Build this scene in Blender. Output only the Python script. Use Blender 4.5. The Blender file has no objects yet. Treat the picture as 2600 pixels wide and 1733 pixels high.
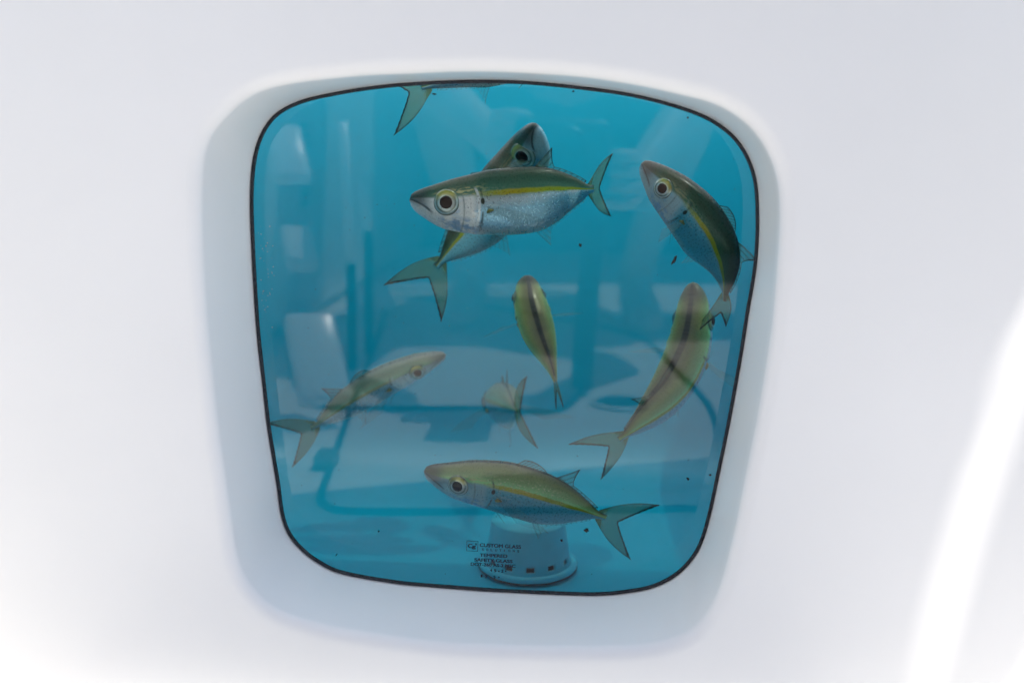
import bpy, bmesh, math, random
from mathutils import Vector, Matrix, noise
random.seed(7)
sc = bpy.context.scene
col = sc.collection
R = math.radians

# ------------------------------------------------------------------ camera
# world: the window glass is the plane y=0 facing -y, the cockpit deck is z=0
CAM_D, CAM_H = 0.60, 0.33            # metres in front of the glass, above the deck
F_PX, W_PX, H_PX = 2287.0, 2352.0, 1568.0
FOOT = (1300.0, 360.0)               # where the normal of the glass meets the picture
ROLL = R(1.5)
n = Vector((FOOT[0] - W_PX/2, H_PX/2 - FOOT[1], -F_PX)).normalized()
up = Vector((0, 1, 0)); Zc = (up - n*up.dot(n)).normalized()
Zc = Matrix.Rotation(ROLL, 3, n) @ Zc
Xc = n.cross(Zc)
M = Matrix((Xc, n, Zc)).transposed()          # world -> camera
EYE = Vector((0, -CAM_D, CAM_H))
cam = bpy.data.cameras.new("camera"); cam_o = bpy.data.objects.new("camera", cam); col.objects.link(cam_o)
cam_o.matrix_world = Matrix.Translation(EYE) @ M.transposed().to_4x4()
cam.sensor_width = 36.0; cam.lens = 36.0*F_PX/W_PX
cam.clip_start = 0.005; cam.clip_end = 5000
cam.dof.use_dof = True; cam.dof.focus_distance = 0.645; cam.dof.aperture_fstop = 4.8
sc.camera = cam_o
def ray(u, v):
    return M.transposed() @ Vector((u - W_PX/2, H_PX/2 - v, -F_PX))
def G(u, v, Y=0.0):
    d = ray(u, v); t = (Y + CAM_D)/d.y
    return EYE + d*t
def deck_at(u, v):                    # point of the deck whose mirror image is met at that place of the glass
    d = ray(u, v); t = -CAM_H/d.z; p = EYE + d*t
    return Vector((p.x, -p.y, 0.0))

# ------------------------------------------------------------------ light
SUN = Vector((-0.33, 0.22, -0.90)).normalized()
world = bpy.data.worlds.new("World"); sc.world = world; world.use_nodes = True
nt = world.node_tree; bg = nt.nodes["Background"]
sky = nt.nodes.new("ShaderNodeTexSky"); sky.sky_type = 'NISHITA'; sky.sun_disc = False
sky.sun_elevation = math.asin(-SUN.z); sky.sun_rotation = math.atan2(-SUN.x, -SUN.y) % (2*math.pi)
nt.links.new(sky.outputs[0], bg.inputs[0]); bg.inputs[1].default_value = 0.15
sl = bpy.data.lights.new("sun", 'SUN'); sl.energy = 4.6; sl.angle = R(0.5); sl.color = (1.0, 0.94, 0.85)
so = bpy.data.objects.new("sun", sl); col.objects.link(so)
so.rotation_euler = SUN.to_track_quat('-Z', 'Y').to_euler()
sc.view_settings.view_transform = 'Standard'; sc.view_settings.look = 'None'
sc.view_settings.exposure = 0.12; sc.view_settings.gamma = 1.0; sc.view_settings.use_curve_mapping = False
cy = sc.cycles
cy.max_bounces = 10; cy.diffuse_bounces = 6; cy.glossy_bounces = 5; cy.transmission_bounces = 6; cy.transparent_max_bounces = 24
cy.use_denoising = True; cy.sample_clamp_indirect = 12; cy.caustics_reflective = False; cy.caustics_refractive = False

# ------------------------------------------------------------------ helpers
def tag(o, label=None, cat=None, group=None, kind=None):
    for k, v in (("label", label), ("category", cat), ("group", group), ("kind", kind)):
        if v: o[k] = v
    return o
def empty(name, loc, label=None, cat=None, group=None):
    o = bpy.data.objects.new(name, None); col.objects.link(o); o.location = loc; o.empty_display_size = .02
    return tag(o, label, cat, group)
def link(name, me, mats, parent=None, smooth=True):
    o = bpy.data.objects.new(name, me); col.objects.link(o)
    for m in (mats if isinstance(mats, (list, tuple)) else [mats]): me.materials.append(m)
    if smooth:
        me.polygons.foreach_set("use_smooth", [True]*len(me.polygons))
    if parent is not None:
        o.parent = parent
        o.matrix_parent_inverse = Matrix.Translation(-world_loc(parent))
    return o
def world_loc(o):
    p = Vector(o.location); 
    return p if o.parent is None else Vector((0, 0, 0)) + (Matrix.Translation(world_loc(o.parent)) @ o.matrix_parent_inverse @ Matrix.Translation(o.location)).translation
def from_py(name, vs, fs, mats, parent=None, smooth=True, uv=None, mat_idx=None):
    me = bpy.data.meshes.new(name); me.from_pydata([tuple(v) for v in vs], [], fs); 
    if uv is not None:
        l = me.uv_layers.new(name="UVMap")
        for lp in me.loops: l.data[lp.index].uv = uv[lp.vertex_index]
    if mat_idx is not None:
        me.polygons.foreach_set("material_index", mat_idx)
    me.update()
    return link(name, me, mats, parent, smooth)
def catmull(pts, k=12, closed=False):
    out = []; N = len(pts)
    rng = range(N) if closed else range(N-1)
    for i in rng:
        if closed: p = [pts[(i+j-1) % N] for j in range(4)]
        else:
            p1, p2 = pts[i], pts[i+1]
            p0 = pts[i-1] if i > 0 else p1*2 - p2
            p3 = pts[i+2] if i+2 < N else p2*2 - p1
            p = [p0, p1, p2, p3]
        for j in range(k):
            t = j/k
            out.append(0.5*((2*p[1]) + (p[2]-p[0])*t + (2*p[0]-5*p[1]+4*p[2]-p[3])*t*t + (3*p[1]-p[0]-3*p[2]+p[3])*t**3))
    if not closed: out.append(pts[-1].copy())
    return out
def lerp(a, b, t): return a + (b-a)*t
def interp(tab, x):
    if x <= tab[0][0]: return tab[0][1]
    for (x0, y0), (x1, y1) in zip(tab, tab[1:]):
        if x <= x1:
            t = (x-x0)/(x1-x0); t2 = t
            return y0 + (y1-y0)*t2
    return tab[-1][1]
def smooth_tab(tab):
    pts = catmull([Vector((a, b, 0)) for a, b in tab], 10)
    return [(p.x, p.y) for p in pts]
def box_bm(bm, c, s, bev=0.0, seg=3, rot=None):
    r = bmesh.ops.create_cube(bm, size=1.0)
    vs = r['verts']
    for v in vs: v.co = Vector((v.co.x*s[0], v.co.y*s[1], v.co.z*s[2]))
    if bev:
        es = list({e for v in vs for e in v.link_edges})
        rb = bmesh.ops.bevel(bm, geom=es, offset=bev, segments=seg, affect='EDGES', profile=0.5)
        vs = list({v for f in rb['faces'] for v in f.verts} | {v for v in vs if v.is_valid})
    for v in vs:
        p = v.co.copy()
        if rot is not None: p = rot @ p
        v.co = p + Vector(c)
def bm_obj(name, bm, mats, parent=None, smooth=True):
    me = bpy.data.meshes.new(name); bm.normal_update(); bm.to_mesh(me); bm.free()
    o = link(name, me, mats, parent, smooth)
    return o
def tube(pts, r, n=10, closed=False, taper=None):
    vs, fs = [], []; N = len(pts)
    prev = None
    for i, p in enumerate(pts):
        a = pts[(i-1) % N] if (closed or i > 0) else p
        b = pts[(i+1) % N] if (closed or i < N-1) else p
        t = (b-a).normalized()
        if prev is None:
            x = t.orthogonal().normalized()
        else:
            x = (prev - t*prev.dot(t)).normalized()
        prev = x; y = t.cross(x)
        rr = r if taper is None else r*taper[i]
        for k in range(n):
            an = 2*math.pi*k/n
            vs.append(p + (x*math.cos(an) + y*math.sin(an))*rr)
    for i in range(N if closed else N-1):
        for k in range(n):
            a, b = i*n, ((i+1) % N)*n
            fs.append((a+k, a+(k+1) % n, b+(k+1) % n, b+k))
    if not closed:
        fs.append(tuple(range(n))[::-1]); fs.append(tuple((N-1)*n+k for k in range(n)))
    return vs, fs

# ------------------------------------------------------------------ materials
def mat(name):
    m = bpy.data.materials.new(name); m.use_nodes = True
    return m, m.node_tree, m.node_tree.nodes["Principled BSDF"]
def simple(name, colr, rough=0.5, metal=0.0, coat=0.0, spec=.5, bump=0.0, bscale=40.0, var=0.0, vscale=6.0):
    m, t, p = mat(name)
    p.inputs["Base Color"].default_value = (*colr, 1); p.inputs["Roughness"].default_value = rough
    p.inputs["Metallic"].default_value = metal; p.inputs["Specular IOR Level"].default_value = spec; p.inputs["Coat Weight"].default_value = coat; p.inputs["Coat Roughness"].default_value = 0.04
    tc = t.nodes.new("ShaderNodeTexCoord")
    if var:
        nz = t.nodes.new("ShaderNodeTexNoise"); nz.inputs["Scale"].default_value = vscale; nz.inputs["Detail"].default_value = 5
        t.links.new(tc.outputs["Object"], nz.inputs["Vector"])
        r = t.nodes.new("ShaderNodeMapRange"); r.inputs[1].default_value = .3; r.inputs[2].default_value = .7
        r.inputs[3].default_value = 1-var; r.inputs[4].default_value = 1+var
        t.links.new(nz.outputs[0], r.inputs[0])
        mx = t.nodes.new("ShaderNodeVectorMath"); mx.operation = 'SCALE'; mx.inputs[0].default_value = colr
        t.links.new(r.outputs[0], mx.inputs["Scale"]); t.links.new(mx.outputs[0], p.inputs["Base Color"])
    if bump:
        nb = t.nodes.new("ShaderNodeTexNoise"); nb.inputs["Scale"].default_value = bscale; nb.inputs["Detail"].default_value = 3
        t.links.new(tc.outputs["Object"], nb.inputs["Vector"])
        b = t.nodes.new("ShaderNodeBump"); b.inputs["Strength"].default_value = bump; b.inputs["Distance"].default_value = 0.01
        t.links.new(nb.outputs[0], b.inputs["Height"]); t.links.new(b.outputs[0], p.inputs["Normal"])
    return m
GEL = simple("white_gelcoat", (.905, .90, .895), .22, coat=0.0, spec=.28, bump=.06, bscale=7, var=.012, vscale=9)
DECK = simple("deck_gelcoat", (.84, .83, .80), .45, bump=.15, bscale=300, var=.03, vscale=8)
TEAL = simple("blue_tank_gelcoat", (.002, .52, .68), .35, var=.05, vscale=5)
RUBBER = simple("black_rubber", (.012, .013, .02), .38, bump=.5, bscale=500, var=.4, vscale=160)
SEAM = simple("grey_seam", (.03, .03, .035), .6)
INK = simple("black_etch", (.006, .012, .03), .6)
STRAIN = simple("pale_blue_plastic", (.06, .70, .82), .5, var=.08, vscale=60)
STAIN = simple("brown_stain", (.06, .05, .03), .8, var=.5, vscale=200)
DARKHOLE = simple("dark_inside", (.02, .02, .018), .9)
SPECK = simple("dark_debris", (.012, .010, .009), .8, var=.5, vscale=400)
STEEL = simple("polished_steel", (.6, .6, .6), .12, metal=1.0)
BLACKP = simple("black_plastic", (.012, .012, .013), .4)
SKIN = simple("skin", (.62, .42, .34), .5, var=.08, vscale=20)
NAVY = simple("navy_cloth", (.03, .04, .07), .9, bump=.3, bscale=60)
GREYC = simple("grey_cloth", (.16, .18, .2), .9, bump=.3, bscale=60)
# tempered glass: clear body, one reflecting outer face
def glass_mat(name, refl):
    m = bpy.data.materials.new(name); m.use_nodes = True; t = m.node_tree
    for nd in list(t.nodes): t.nodes.remove(nd)
    out = t.nodes.new("ShaderNodeOutputMaterial"); tr = t.nodes.new("ShaderNodeBsdfTransparent")
    tr.inputs[0].default_value = (.93, .985, .985, 1) if refl else (.97, .99, .99, 1)
    if not refl:
        t.links.new(tr.outputs[0], out.inputs[0]); return m
    gl = t.nodes.new("ShaderNodeBsdfGlossy"); gl.inputs["Roughness"].default_value = 0.0
    fr = t.nodes.new("ShaderNodeFresnel"); fr.inputs[0].default_value = 1.68
    mx = t.nodes.new("ShaderNodeMixShader")
    t.links.new(fr.outputs[0], mx.inputs[0]); t.links.new(tr.outputs[0], mx.inputs[1]); t.links.new(gl.outputs[0], mx.inputs[2])
    t.links.new(mx.outputs[0], out.inputs[0])
    return m
GLASS_F, GLASS_B = glass_mat("glass_outer_face", True), glass_mat("glass_body", False)
# milky acrylic of an unseen lid added to spread sun in the tank
LID = bpy.data.materials.new("milky_acrylic"); LID.use_nodes = True
t = LID.node_tree; p = t.nodes["Principled BSDF"]; p.inputs["Base Color"].default_value = (.85, .88, .9, 1); p.inputs["Roughness"].default_value = .3
tl = t.nodes.new("ShaderNodeBsdfTranslucent"); tl.inputs[0].default_value = (.95, .98, 1.0, 1)
mx = t.nodes.new("ShaderNodeMixShader"); mx.inputs[0].default_value = .95
t.links.new(p.outputs[0], mx.inputs[1]); t.links.new(tl.outputs[0], mx.inputs[2])
tp = t.nodes.new("ShaderNodeBsdfTransparent"); tp.inputs[0].default_value = (.92, .96, .97, 1); my = t.nodes.new("ShaderNodeMixShader"); my.inputs[0].default_value = .33
t.links.new(mx.outputs[0], my.inputs[1]); t.links.new(tp.outputs[0], my.inputs[2]); t.links.new(my.outputs[0], t.nodes["Material Output"].inputs[0])

# ------------------------------------------------------------------ the boat: stern panel with the recessed window
DREC = 0.0625                          # how deep the glass sits in its recess
glass_px = [(1070,184),(1200,186),(1330,198),(1450,215),(1560,243),(1640,276),(1698,325),(1733,395),(1743,480),(1739,600),(1719,724),(1704,820),
 (1688,910),(1671,1000),(1652,1090),(1635,1170),(1615,1240),(1590,1285),(1552,1322),(1500,1348),(1440,1360),(1370,1366),(1260,1363),(1120,1356),(1000,1347),(906,1338),(785,1316),
 (732,1292),(692,1262),(662,1225),(646,1180),(636,1110),(626,1050),(614,975),(602,870),(590,760),(582,640),(577,540),(575,450),(581,370),(598,310),(632,262),(690,231),(770,212),(850,199),(940,190)]
lip_px = [(1070,163),(1200,166),(1330,175),(1450,192),(1560,215),(1650,240),(1720,285),(1765,345),(1790,415),(1796,500),(1791,600),(1781,720),(1766,830),(1746,950),
 (1720,1080),(1692,1220),(1664,1330),(1640,1390),(1603,1440),(1552,1470),(1480,1487),(1380,1492),(1260,1491),(1130,1488),(995,1480),(860,1462),(729,1438),(625,1400),(563,1337),(538,1270),
 (526,1190),(510,1080),(495,970),(482,850),(470,730),(462,600),(458,480),(461,390),(473,330),(500,285),(563,225),(649,194),(814,174),(930,168)]
CEN = G(1165, 770, 0)
def outline(px, Y, N=260):
    c = catmull([G(u, v, Y) for u, v in px], 14, closed=True)
    cx = G(1165, 770, Y)
    ang = sorted(((math.atan2(p.z-cx.z, p.x-cx.x)), p) for p in c)
    A = [a for a, _ in ang]; out = []
    import bisect
    for i in range(N):
        a = -math.pi + 2*math.pi*(i+.5)/N
        j = bisect.bisect(A, a)
        a0, p0 = ang[j-1]; a1, p1 = ang[j % len(ang)]
        d0 = (a - a0) % (2*math.pi); d1 = (a1 - a0) % (2*math.pi)
        out.append(p0.lerp(p1, d0/d1 if d1 > 1e-9 else 0))
    return out
def offset2d(pts, d):
    N = len(pts); out = []
    for i, p in enumerate(pts):
        t = (pts[(i+1) % N] - pts[i-1]); t.y = 0; t.normalize()
        nrm = Vector((t.z, 0, -t.x))
        out.append(p + nrm*d)
    return out
glass_o = outline(glass_px, 0.0); lip_o = outline(lip_px, -DREC)
NR = len(glass_o)
TOPZ = CAM_H + 0.092
boat = empty("boat", (0, 0, 0), "white boat stern panel around the recessed fish tank window", "boat")
def hull():
    rings = []
    r = 0.0065
    out1 = offset2d(lip_o, r*1.3)
    # outer field: from a rectangle in to the lip
    x0, x1, z0, z1 = -1.28, 1.28, -.01, TOPZ
    cx, cz = G(1165, 770, -DREC).x, G(1165, 770, -DREC).z
    rect = []
    for q in out1:
        d = Vector((q.x-cx, 0, q.z-cz)); k = 1e9
        if d.x > 1e-9: k = min(k, (x1-cx)/d.x)
        if d.x < -1e-9: k = min(k, (x0-cx)/d.x)
        if d.z > 1e-9: k = min(k, (z1-cz)/d.z)
        if d.z < -1e-9: k = min(k, (z0-cz)/d.z)
        rect.append(Vector((cx+d.x*k, -DREC, cz+d.z*k)))
    for a in (0, .3, .55, .75, .88, .95):
        rings.append([rect[i].lerp(out1[i], a) for i in range(NR)])
    rings.append(out1)
    K = 8
    for k in range(1, K+1):
        an = math.pi/2*k/K
        off = r*1.3*(1-math.sin(an))
        rings.append([q + Vector((0, r*(1-math.cos(an)), 0)) for q in offset2d(lip_o, off)])
    top = rings[-1]
    g2 = offset2d(glass_o, 0.0)
    for k in range(1, 8):
        a = k/7
        rings.append([top[i].lerp(g2[i] + Vector((0, .001, 0)), a) for i in range(NR)])
    vs = [v for rg in rings for v in rg]; fs = []
    for a in range(len(rings)-1):
        for i in range(NR):
            j = (i+1) % NR
            fs.append((a*NR+i, a*NR+j, (a+1)*NR+j, (a+1)*NR+i))
    o = from_py("hull_panel", vs, fs, GEL, boat)
    return o
hull()
# rolled top edge and cap of the stern
def strip(profile, x0, x1, name, m, parent):
    vs, fs = [], []; nx = 24
    for i in range(nx+1):
        x = lerp(x0, x1, i/nx)
        for y, z in profile: vs.append((x, y, z))
    k = len(profile)
    for i in range(nx):
        for j in range(k-1):
            fs.append((i*k+j, (i+1)*k+j, (i+1)*k+j+1, i*k+j+1))
    return from_py(name, vs, fs, m, parent)
prof = [(-DREC, TOPZ - .0005)] + [(-DREC + .03*(1-math.cos(a)), TOPZ + .03*math.sin(a)) for a in [math.pi/2*k/8 for k in range(1, 9)]] + [(.019, TOPZ+.03)]
strip(prof, -1.28, 1.28, "top_edge", GEL, boat)
# window: pane with its seal and etched marking
def inset(pts, d): return offset2d(pts, -d)
pane_in = inset(glass_o, .0006)
vs = [q + Vector((0, .0, 0)) for q in pane_in] + [q + Vector((0, .008, 0)) for q in pane_in]
fs = [tuple(range(NR)), tuple(range(2*NR-1, NR-1, -1))] + [(i, NR+i, NR+(i+1) % NR, (i+1) % NR) for i in range(NR)]
pane = from_py("window_pane", vs, fs, [GLASS_F, GLASS_B], boat, smooth=False, mat_idx=[0] + [1]*(NR+1))
me = pane.data
bm = bmesh.new(); bm.from_mesh(me); bm.normal_update()
for f in bm.faces:
    pass
bm.faces.ensure_lookup_table()
if bm.faces[0].normal.y > 0:
    bmesh.ops.reverse_faces(bm, faces=list(bm.faces))
bm.to_mesh(me); bm.free()
def gasket():
    vs, fs = [], []
    prof = []
    w = .0020
    for k in range(9):
        a = math.pi*k/8
        prof.append((w/2 + w/2*math.cos(a), -.0016*math.sin(a)**.7 if 0 < k < 8 else .0003))
    for (o_, y) in prof:
        wob = [q + Vector((0, y, 0)) for q in offset2d(glass_o, -o_)]
        for i, q in enumerate(wob):
            k = noise.noise(Vector((q.x*60, q.z*60, o_*900)))*.00025
            vs.append(q + Vector((0, k, 0)))
    P = len(prof)
    for a in range(P-1):
        for i in range(NR):
            j = (i+1) % NR
            fs.append((a*NR+i, a*NR+j, (a+1)*NR+j, (a+1)*NR+i))
    return from_py("seal", vs, fs, RUBBER, pane)
gasket()
# etched marking
def cpx(x, y): return ((x/6.536+1140)*.9046, (y/6.536+1350)*.9046)
def text_mesh(body, size, spacing=1.0, bold=0.0):
    c = bpy.data.curves.new("t", 'FONT'); c.body = body; c.size = size; c.space_character = spacing; c.offset = bold
    c.fill_mode = 'FRONT'
    o = bpy.data.objects.new("t", c); col.objects.link(o)
    dg = bpy.context.evaluated_depsgraph_get(); me = bpy.data.meshes.new_from_object(o.evaluated_get(dg))
    bpy.data.objects.remove(o); bpy.data.curves.remove(c)
    return me
def marking():
    vs, fs = [], []
    YM = -.0004
    def add(body, bl, br, cap, bold=.12):
        """baseline from crop point bl to br, capital height in crop pixels"""
        me = text_mesh(body, 1.0, 1.0, 0.0)
        xs = [v.co.x for v in me.vertices]; x0, x1 = min(xs), max(xs)
        a, b = G(*cpx(*bl), YM), G(*cpx(*br), YM)
        top = G(*cpx(bl[0], bl[1]-cap), YM); h = (top-a).length
        ex = (b-a)/(x1-x0); ez = Vector((0, 0, 1)); ez = (ez - ex.normalized()*ez.dot(ex.normalized())).normalized()*h/.69
        for dx, dz in ((-bold*.08, -bold*.05), (bold*.08, -bold*.05), (-bold*.08, bold*.05), (bold*.08, bold*.05)):
            k = len(vs)
            for v in me.vertices: vs.append(a + ex*(v.co.x-x0+dx) + ez*(v.co.y+dz) + Vector((0, -.00002*(dx > 0) - .00004*(dz > 0), 0)))
            for f in me.polygons: fs.append(tuple(k+i for i in f.vertices))
        bpy.data.meshes.remove(me)
    def bar(p, q, w):
        a, b = G(*cpx(*p), YM), G(*cpx(*q), YM); t = (b-a).normalized(); nn = Vector((t.z, 0, -t.x))*w/2
        k = len(vs); vs.extend([a-nn-t*w/2, b-nn+t*w/2, b+nn+t*w/2, a+nn-t*w/2]); fs.append((k, k+1, k+2, k+3))
    w = .00033
    c4 = [(297, 145), (482, 155), (475, 318), (294, 310)]
    for i in range(4): bar(c4[i], c4[(i+1) % 4], w)
    add("C", (316, 258), (385, 262), 62, .6); add("g", (385, 262), (440, 266), 58, .6); add("s", (436, 214), (460, 216), 44, .5)
    add("CUSTOM GLASS", (512, 240), (1192, 275), 55, .5)
    for i, ch in enumerate("SOLUTIONS"):
        x = 545 + i*73.5; add(ch, (x, 305+i*3.8), (x+(32 if ch != 'I' else 8), 306+i*3.8), 36, .3)
    add("TEMPERED", (516, 404), (965, 425), 50, .5)
    add("SAFETY GLASS", (424, 482), (1050, 512), 50, .5)
    add("DOT-260 AS-2 M5C", (362, 552), (1100, 590), 48, .5)
    for ch, x, y in (("4", 682, 655), ("5", 750, 660), ("2", 868, 668), ("1", 532, 748), ("2", 600, 760), ("5", 738, 768)):
        add(ch, (x, y), (x+(32 if ch != "1" else 16), y+1), 44, .5)
    for x, y in ((828, 650), (940, 648), (828, 748)):
        q = G(*cpx(x, y), YM); k = len(vs)
        vs.extend([q + Vector((math.cos(a), 0, math.sin(a)))*.0005 for a in [2*math.pi*i/10 for i in range(10)]]); fs.append(tuple(range(k, k+10)))
    from_py("etched_marking", vs, fs, INK, pane, smooth=False)
marking()
# ------------------------------------------------------------------ the tank
def rbox_inside(x0, x1, y0, y1, z0, z1, r, seg=8):
    bm = bmesh.new()
    box_bm(bm, ((x0+x1)/2, (y0+y1)/2, (z0+z1)/2), (x1-x0, y1-y0, z1-z0))
    es = [e for e in bm.edges if not all(abs(v.co.y-y0) < 1e-6 for v in e.verts) and not all(abs(v.co.z-z1) < 1e-6 for v in e.verts)]
    bmesh.ops.bevel(bm, geom=es, offset=r, segments=seg, affect='EDGES', profile=.5)
    kill = [f for f in bm.faces if f.normal.y < -.99 or f.normal.z > .99]
    bmesh.ops.delete(bm, geom=kill, context='FACES')
    bmesh.ops.reverse_faces(bm, faces=list(bm.faces))
    return bm
TX0, TX1, TY0, TY1, TZ0, TZ1 = -.31, .25, .0205, .36, CAM_H - .312, TOPZ + .012
bm = rbox_inside(TX0, TX1, TY0, TY1, TZ0, TZ1, .05)
tank = bm_obj("livewell_tank", bm, TEAL, boat)
# front flange of the tank round the window hole
def flange():
    vs, fs = [], []
    cx, cz = CEN.x, CEN.z
    inner = [q + Vector((0, .0201, 0)) for q in offset2d(glass_o, .020)]
    front = [q + Vector((0, .0085, 0)) for q in offset2d(glass_o, .006)]
    outer = []
    for q in inner:
        d = Vector((q.x-cx, 0, q.z-cz)); k = 1e9
        if d.x > 1e-9: k = min(k, (TX1+.004-cx)/d.x)
        if d.x < -1e-9: k = min(k, (TX0-.004-cx)/d.x)
        if d.z > 1e-9: k = min(k, (TZ1-cz)/d.z)
        if d.z < -1e-9: k = min(k, (TZ0-.004-cz)/d.z)
        outer.append(Vector((cx+d.x*k, .0202, cz+d.z*k)))
    vs = inner + outer + front
    fs = [(i, (i+1) % NR, NR+(i+1) % NR, NR+i) for i in range(NR)] + [(2*NR+i, 2*NR+(i+1) % NR, (i+1) % NR, i) for i in range(NR)]
    from_py("front_flange", vs, fs, TEAL, tank)
flange()
bm = bmesh.new(); box_bm(bm, ((TX0+TX1)/2, (TY0+TY1)/2+.004, TZ1+.003), (TX1-TX0+.02, TY1-TY0+.012, .008), .002)
bm_obj("diffuser_lid", bm, LID, tank)  # unseen cover, added to diffuse sunlight over the fish

bm = bmesh.new(); box_bm(bm, ((TX0+TX1)/2, (.0215+TY1)/2-.001, (TZ0+TZ1)/2-.012), (TX1-TX0-.004, TY1-.0215-.004, TZ1-TZ0-.026))
WATER = bpy.data.materials.new("clouded_water"); WATER.use_nodes = True; t = WATER.node_tree
t.nodes.remove(t.nodes["Principled BSDF"])
pv = t.nodes.new("ShaderNodeVolumePrincipled"); pv.inputs["Color"].default_value = (.10, .88, .95, 1); pv.inputs["Density"].default_value = .65; pv.inputs["Anisotropy"].default_value = .2
t.links.new(pv.outputs[0], t.nodes["Material Output"].inputs["Volume"])
tag(bm_obj("tank_water", bm, WATER, None, False), "slightly cloudy water filling the tank", "water", kind="stuff")
# strainer standing on the tank floor
def strainer():
    c = G(1212, 1290, .125); zb = TZ0 + .001
    root = empty("drain_strainer", (c.x, .125, zb), "pale blue drum strainer with square holes standing on the tank floor under the lettering", "strainer")
    Rr, H = .0315, .034; nz, na = 26, 96
    vs, fs, mi = [], [], []
    for k in range(nz+1):
        z = H*k/nz; rr = Rr*(1.05 - .16*k/nz) 
        for i in range(na):
            a = 2*math.pi*i/na; vs.append((c.x+rr*math.cos(a), .125+rr*math.sin(a), zb+.004+z))
    for k in range(nz):
        for i in range(na):
            if 3 <= k <= 5 and (i % 8) in (0, 1, 2): continue
            fs.append((k*na+i, k*na+(i+1) % na, (k+1)*na+(i+1) % na, (k+1)*na+i))
    k = nz*na; fs.append(tuple(k+i for i in range(na)))
    o = from_py("drum", vs, fs, STRAIN, root)
    md = o.modifiers.new("s", 'SOLIDIFY'); md.thickness = .0018; md.offset = -1
    # dark inner core, its black standing for the shade behind the holes
    vs, fs = [], []
    for k in range(2):
        for i in range(48):
            a = 2*math.pi*i/48; vs.append((c.x+(Rr-.006)*math.cos(a), .125+(Rr-.006)*math.sin(a), zb+.002+.018*k))
    fs = [(i, (i+1) % 48, 48+(i+1) % 48, 48+i) for i in range(48)] + [tuple(48+i for i in range(48))]
    from_py("shade_core", vs, fs, DARKHOLE, root)
    # foot ring with a brown waterline
    pts = [Vector((c.x+(Rr*1.12)*math.cos(a), .125+(Rr*1.12)*math.sin(a), zb+.003)) for a in [2*math.pi*i/64 for i in range(64)]]
    v, f = tube(pts, .003, 8, True); from_py("foot_ring", v, f, STRAIN, root)
    pts = [Vector((c.x+(Rr*1.19)*math.cos(a), .125+(Rr*1.19)*math.sin(a), zb+.0012+.0006*noise.noise(Vector((a*3, 0, 0))))) for a in [2*math.pi*i/96 for i in range(96)]]
    v, f = tube(pts, .0007, 6, True); from_py("stain_line", v, f, STAIN, root)
strainer()

# ------------------------------------------------------------------ fish
def node_math(t, op, a, b=None, c=None):
    nd = t.nodes.new("ShaderNodeMath"); nd.operation = op
    for i, x in enumerate((a, b, c)):
        if x is None: continue
        if isinstance(x, (int, float)): nd.inputs[i].default_value = x
        else: t.links.new(x, nd.inputs[i])
    return nd.outputs[0]
def ramp(t, fac, stops, interp_='LINEAR'):
    r = t.nodes.new("ShaderNodeValToRGB"); cr = r.color_ramp; cr.interpolation = interp_
    while len(cr.elements) < len(stops): cr.elements.new(.5)
    for e, (pos, c) in zip(cr.elements, stops):
        e.position = pos; e.color = (*c, 1) if len(c) == 3 else c
    t.links.new(fac, r.inputs[0]); return r
def mixc(t, fac, a, b, mode='MIX'):
    m = t.nodes.new("ShaderNodeMix"); m.data_type = 'RGBA'; m.blend_type = mode
    if isinstance(fac, (int, float)): m.inputs[0].default_value = fac
    else: t.links.new(fac, m.inputs[0])
    for k, x in ((6, a), (7, b)):
        if isinstance(x, tuple): m.inputs[k].default_value = (*x, 1)
        else: t.links.new(x, m.inputs[k])
    return m.outputs[2]
def sstep(t, x, a, b):
    r = t.nodes.new("ShaderNodeMapRange"); r.interpolation_type = 'SMOOTHSTEP'
    t.links.new(x, r.inputs[0]); r.inputs[1].default_value = a; r.inputs[2].default_value = b
    r.inputs[3].default_value = 0; r.inputs[4].default_value = 1
    return r.outputs[0]
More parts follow.
